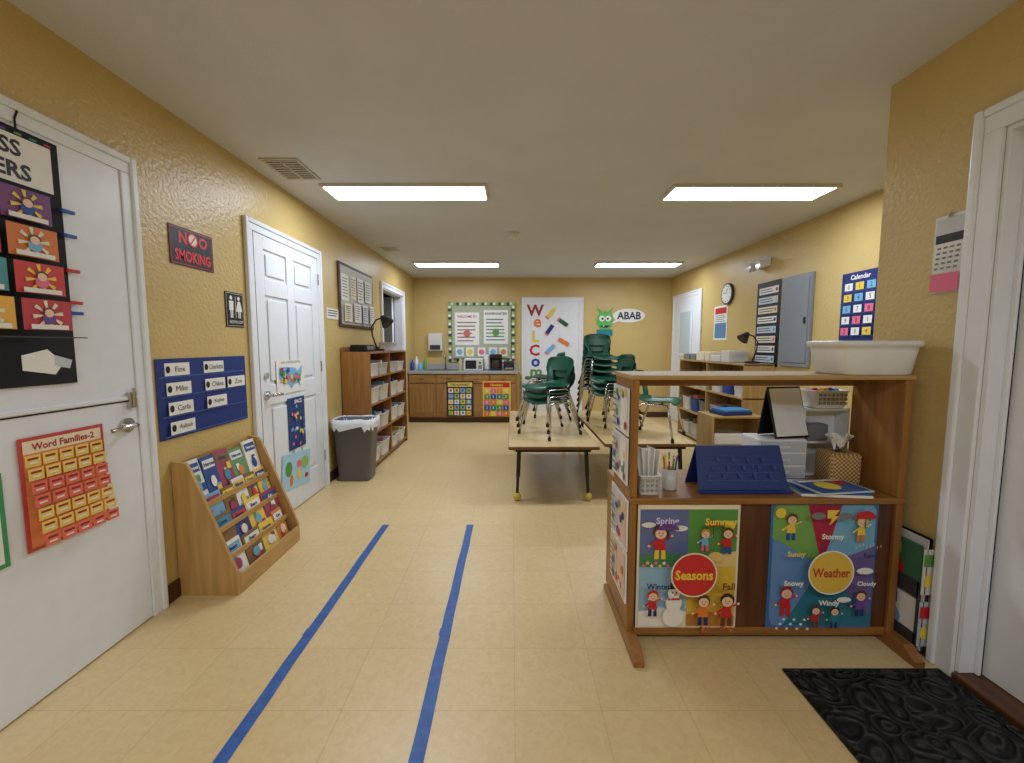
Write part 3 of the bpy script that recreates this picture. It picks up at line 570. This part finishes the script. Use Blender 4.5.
m.build('side_hung_magazines',(U0-.004,1.84,0),-90)
# ------------- items on counter
z0=CH+.001
m=MB();m.vessel(0,0,0,.095,.12,.085,.9,.004,PLW,e=6,rim=.004)
for r in range(3):
    for i in range(4):m.bx((-.038+i*.02,-.0615,.015+r*.02),(-.026+i*.02,-.0575,.027+r*.02),C(150,150,150))
for i in range(5):
    m.T=Tr(-.03+i*.014,.0,.01)@Ry(-8+i*4)@Rx(-6);m.bx((-.002,-.045,0),(.002,.05,.17+.01*(i%2)),WPP)
m.T=Tr(-.01,-.02,.01)@Rx(-8);m.bx((-.035,0,0),(.03,.002,.18),WPP);m.T=Matrix.Identity(4);m.build('paper_basket',(.585,1.79,z0))
m=MB();m.loft([(.06,.06,0),(.068,.068,.09),(.062,.062,.09),(.055,.055,.006)],C(200,196,190,.3),e=2,n=20)
for i in range(9):
    a=i*.7;x,y=.02*math.cos(a),.02*math.sin(a);k=[YEL,RED,GRN,BLU,ORG][i%5];m.cyl((x*.6,y*.6,.006),(x*1.5,y*1.5,.13+.012*(i%3)),.0035,k,n=6);m.cyl((x*1.5,y*1.5,.13+.012*(i%3)),(x*1.55,y*1.55,.142+.012*(i%3)),.0035,CRM,.0006,n=6)
m.build('pencil_cup',(.70,1.82,z0))
m=MB();TB=C(26,50,118,.4)
m.add([(-.195,-.07,0),(.195,-.07,0),(.185,0,.19),(-.185,0,.19),(-.195,-.064,0),(.195,-.064,0),(.185,.006,.19),(-.185,.006,.19)],[(0,1,2,3),(7,6,5,4),(0,4,5,1),(3,2,6,7),(0,3,7,4),(1,5,6,2)],TB)
m.add([(-.195,.08,0),(.195,.08,0),(.185,.0065,.19),(-.185,.0065,.19),(-.195,.074,0),(.195,.074,0),(.185,.006,.185),(-.185,.006,.185)],[(1,0,3,2),(6,7,4,5),(0,1,5,4),(0,4,7,3),(1,2,6,5)],TB)
m.bx((-.2,-.09,0),(.2,-.071,.014),TB,.003)
m.T=Tr(0,-.0712,0)@Rx(-20.2);m.ly=.001
for r in range(4):m.rect(-.16,.05+r*.035,.16,.053+r*.035,C(50,78,150))
for i in range(14):m.rect(-.15+i*.022,.062+.035*(i%3),-.138+i*.022,.078+.035*(i%3),C(44,70,144))
m.T=Matrix.Identity(4);m.build('tabletop_pocket_chart',(1.0,1.83,z0))
m=MB();m.bx((-.14,-.10,0),(.14,.10,.012),WPP,.002);m.T=Tr(0,0,.0125)@Rx(-90);m.ly=0
m.rect(-.14,-.10,.14,.10,C(52,110,170));m.ell(.06,.0,.06,.06,YEL);m.ell(.07,.02,.025,.03,WPP);m.rect(-.12,.05,.0,.09,WPP);m.rect(-.12,-.08,-.03,.02,C(30,60,120));m.T=Tr(.03,-.01,.0165)@Rz(14);m.bx((-.13,-.085,0),(.12,.085,.006),C(200,210,220))
m.T=Tr(.03,-.01,.023)@Rz(14)@Rx(-90);m.ly=0;m.rect(-.12,-.08,.11,.08,C(40,90,150));m.ell(-.02,.0,.05,.05,YEL);m.ell(.06,.03,.03,.03,RED);m.rect(-.11,.05,.09,.07,WPP)
m.T=Matrix.Identity(4);m.build('coloring_books',(1.365,1.80,z0),-6)
WK,nt,p=newmat('wicker_weave');N=nt.nodes;tc=N.new('ShaderNodeTexCoord');ck=N.new('ShaderNodeTexChecker');ck.inputs['Scale'].default_value=110
ck.inputs['Color1'].default_value=lin((200,168,112));ck.inputs['Color2'].default_value=lin((134,100,58));nt.links.new(tc.outputs['Object'],ck.inputs['Vector']);nt.links.new(ck.outputs['Color'],p.inputs['Base Color']);p.inputs['Roughness'].default_value=.7
m=MB();m.loft([(.125,.12,0),(.135,.13,.01),(.135,.13,.135),(.12,.115,.145),(.05,.05,.146),(.05,.05,.13)],WK,e=8)
nn=18;vs=[(0,0,.135)]
for j,(r,z) in enumerate(((.02,.16),(.035,.195),(.05,.215))):
    for i in range(nn):
        a=2*math.pi*i/nn;q=r*(1+.35*math.sin(i*2.1+j));vs.append((q*math.cos(a),q*math.sin(a)*.6,z+.012*math.sin(i*1.7)))
m.add(vs,[(0,1+i,1+(i+1)%nn) for i in range(nn)]+[(1+j*nn+i,1+j*nn+(i+1)%nn,1+(j+1)*nn+(i+1)%nn,1+(j+1)*nn+i) for j in range(2) for i in range(nn)],WPP,True)
m.build('tissue_box',(1.515,1.915,z0),-6)
m=MB();PW=C(226,228,230,.4)
m.bx((-.11,-.045,0),(-.10,.045,.33),PW);m.bx((.10,-.045,0),(.11,.045,.33),PW)
for z in(.001,.16,.319):m.bx((-.10,-.044,z),(.10,.035,z+.01),PW)
m.bx((-.10,.035,0),(.10,.045,.33),PW);m.bx((-.08,-.035,.171),(.02,.03,.25),GREY,.004);m.build('white_cubby',(1.515,2.045,z0),0)
m=MB();m.vessel(0,0,0,.17,.12,.085,.88,.004,PLW,e=5,rim=.005)
for r in range(3):
    for i in range(7):m.bx((-.066+i*.02,-.0615,.018+r*.02),(-.054+i*.02,-.0565,.030+r*.02),C(150,150,150))
for i in range(5):m.sph((-.05+.025*i,0,.075),.02,PAL[i])
m.build('white_basket',(1.53,2.045,z0+.332),0)
m=MB();m.bx((-.115,-.07,0),(.115,.08,.19),PLW,.006)
for z in(.01,.07,.13):m.bx((-.105,-.075,z),(.105,-.069,z+.05),C(190,196,202,.2),.003);m.bx((-.03,-.082,z+.018),(.03,-.075,z+.03),WHITE2)
m.build('plastic_drawers',(1.28,2.02,z0))
m=MB();m.T=Rx(-16);m.bx((-.095,0,0),(.095,.008,.25),BLK,.003);m.ly=.001;m.rect(-.088,.01,.088,.24,C(232,234,236));m.T=Matrix.Identity(4)
m.T=Tr(0,.11,0)@Rx(10);m.bx((-.095,0,0),(.095,.006,.225),BLK,.002);m.T=Matrix.Identity(4);m.build('small_whiteboard',(1.335,1.965,z0+.193),12)
m=MB();TU=C(228,228,224,.35)
m.loft([(.29,.19,0),(.305,.205,.006),(.33,.23,.095),(.335,.235,.113),(.355,.255,.117),(.36,.26,.133),(.352,.252,.138),(.33,.23,.132),(.31,.21,.09),(.29,.19,.014),(.22,.15,.010)],TU,e=5,n=56)
m.build('plastic_tub',(1.487,1.79,1.159))
m=MB();m.bx((XN-.055,1.635,.02),(XN-.014,1.69,.03),DKMET)
m.bx((XN-.058,1.63,.02),(XN-.055,1.99,.10),C(60,60,64,.3));m.bx((XN-.058,1.63,.25),(XN-.055,1.99,.32),C(60,60,64,.3));m.bx((XN-.016,1.63,.02),(XN-.013,1.99,.5),DKMET);m.bx((XN-.058,1.63,.02),(XN-.013,1.634,.32),C(70,70,74,.3))
m.build('magazine_holder')
m=MB();m.bx((0,-.19,.035),(.005,.19,.24),WPP);m.bx((0,-.19,.26),(.005,.17,.47),C(60,110,80));m.bx((.01,-.2,.03),(.014,.15,.50),C(200,200,196))
m.T=Rz(-90)
for z in(.14,.36):
    m.ly=.001
    m.rect(-.17,z+.04,.1,z+.085,[NAVY,YEL][z>.2]);m.ell(.06,z-.02,.06,.05,RED if z>.2 else LBL);m.rect(-.16,z-.08,-.02,z+.02,[C(150,40,40),WPP][z>.2]);m.lines(-.15,z-.07,-.03,z+.01,3,BLK)
m.T=Tr(.0,-.197,0);m.ly=0
for z,k in((.05,C(180,190,196)),(.27,C(214,210,200))):
    m.bx((-.002,0,z),(.04,-.003,z+.19),k);m.ly=.0035;m.rect(.0,z+.12,.038,z+.17,RED if z<.1 else GRN);m.ell(.02,z+.06,.014,.03,YEL,n=10)
m.T=Matrix.Identity(4);m.build('hanging_magazines',(XN-.052,1.82,0),0)
# ---------------- tables ----------------
def table(x0,x1,y0,y1,z=.475):
    m=MB();m.bx((x0,y0,z-.03),(x1,y1,z-.003),C(112,72,40,.5),.01);m.bx((x0+.004,y0+.004,z-.006),(x1-.004,y1-.004,z),TTOP,.002)
    m.bx((x0+.06,y0+.06,z-.06),(x1-.06,y1-.06,z-.03),DKMET)
    for x,sx in((x0+.09,-1),(x1-.09,1)):
        for y,sy in((y0+.12,-1),(y1-.12,1)):
            m.cyl((x,y,z-.03),(x+sx*.01,y+sy*.015,.2),.017,BLK);m.cyl((x+sx*.01,y+sy*.015,.22),(x+sx*.018,y+sy*.025,.03),.012,BLK)
            m.sph((x+sx*.018,y+sy*.025,.033),.033,C(206,190,80,.8))
    m.build('activity_table')
table(-.03,.70,3.28,5.1);table(.76,1.51,3.38,5.1)
def chair(m):
    prof=[(-.165,.295,.15),(-.15,.318,.165),(-.08,.315,.17),(0,.308,.17),(.08,.31,.168),(.13,.325,.15),(.155,.36,.115),(.165,.40,.125),(.18,.45,.16),(.195,.52,.165),(.203,.565,.155),(.205,.585,.12)]
    nu=10;vs=[];K=len(prof)
    for off in(0,1):
        for j,(y,z,hw) in enumerate(prof):
            for i in range(nu+1):
                t=-1+2*i/nu
                if j<=5:vs.append((hw*t,y,z+.022*t*t-.007*off))
                else:vs.append((hw*t,y-.035*t*t+.007*off,z+.012*t*t*(1 if j<9 else -1)))
    fs=[];st=nu+1;o=K*st
    for j in range(K-1):
        for i in range(nu):
            if j in(6,7) and 2<=i<=7 :continue
            a=j*st+i;fs.append((a,a+1,a+st+1,a+st));fs.append((o+a,o+a+st,o+a+st+1,o+a+1))
        for i in(0,nu):
            a=j*st+i;fs.append((a,a+st,o+a+st,o+a))
    for i in range(nu):
        fs.append((i,o+i,o+i+1,i+1));a=(K-1)*st+i;fs.append((a,a+1,o+a+1,o+a))
    m.add(vs,fs,GREEN,True)
    for s_ in(-1,1):
        m.tube([(s_*.195,-.185,.01),(s_*.15,-.13,.27),(s_*.14,-.115,.295),(s_*.14,.09,.300),(s_*.15,.115,.275),(s_*.195,.215,.01)],.010,CHROME)
        for y in(-.185,.215):m.cyl((s_*.195,y,0),(s_*.193,y*.98,.03),.014,BLK,n=10)
    m.tube([(-.14,-.05,.298),(.14,-.05,.298)],.008,CHROME);m.tube([(-.14,.06,.298),(.14,.06,.298)],.008,CHROME)
def stack(x,y,rz,n,z=.476,dz=.075,nm='stacked_chairs'):
    m=MB()
    for i in range(n):
        m.T=Tr(0,-.012*i,dz*i);chair(m)
    m.build(nm,(x,y,z),rz)
stack(.33,3.74,-50,3,dz=.06);stack(.36,4.35,-110,3);stack(1.0,4.78,8,6,dz=.07);stack(1.03,4.25,-75,3,dz=.065);stack(1.28,3.66,55,1,nm='stacking_chair')
# ---------------- right side storage ----------------
m=MB();W_=1.7;D_=.32;Hh=1.08
for x in(-W_/2,-.01,W_/2-.02):m.bx((x,0,0),(x+.02,-D_,Hh-.001),TAN['z'],.003)
for z in(.03,.36,.70,Hh-.02):m.bx((-W_/2,-.001,z),(W_/2,-D_-.004,z+.02),TAN['x'],.003)
m.bx((-W_/2+.02,-.002,.05),(W_/2-.02,-.008,Hh-.02),TAN['x']);m.build('storage_shelf',(XR-.015,5.25,0),-90)
m=MB()
for z in(.051,.381,.721):
    for a,b in((-.82,-.02),(.02,.82)):bins(m,a,b,-.17,z,3,[PLW,C(190,200,205,.2),BLU,PLW,GREY],h=.18,d=.26)
m.build('toy_bins',(XR-.015,5.25,0),-90)
m=MB();x=-.82
for w in(.2,.16,.22,.12,.24,.18):
    m.bx((x,-.06,1.081),(x+w,-.28,1.081+random.uniform(.06,.14)),random.choice([GREY,WHITE2,C(90,110,90),CRM,BLU]),.006);x+=w+.03
m.build('supply_boxes',(XR-.015,5.25,0),-90)
desk_lamp((2.6,4.55,1.082),190,.95)
m=MB();m.bx((-.24,0,0),(-.22,.32,.62),TAN['z'],.003);m.bx((.22,0,0),(.24,.32,.62),TAN['z'],.003)
for z in(.03,.32,.599):m.bx((-.22,0.001,z),(.22,.31,z+.02),TAN['x'],.003)
m.bx((-.22,.31,0),(.22,.32,.62),TAN['x']);m.bx((-.18,.04,.051),(.15,.28,.2),BLU,.004);m.bx((-.2,.04,.341),(.1,.28,.45),PLW,.01);m.build('small_cabinet',(2.1,3.85,0),0)
m=MB();m.bx((-.15,-.11,0),(.15,.11,.03),C(30,50,110),.004);m.bx((-.13,-.1,.031),(.14,.1,.05),C(60,130,180),.003);m.build('binder',(2.1,4.0,.622),10)
# ---------------- camera ----------------
cam=bpy.data.cameras.new('camera');co=bpy.data.objects.new('camera',cam);S.collection.objects.link(co);S.camera=co
cam.sensor_width=36;cam.lens=36*420/1024;cam.clip_start=.02;co.location=(0,0,1.28);co.rotation_euler=(math.pi/2-math.radians(4.97),0,0)
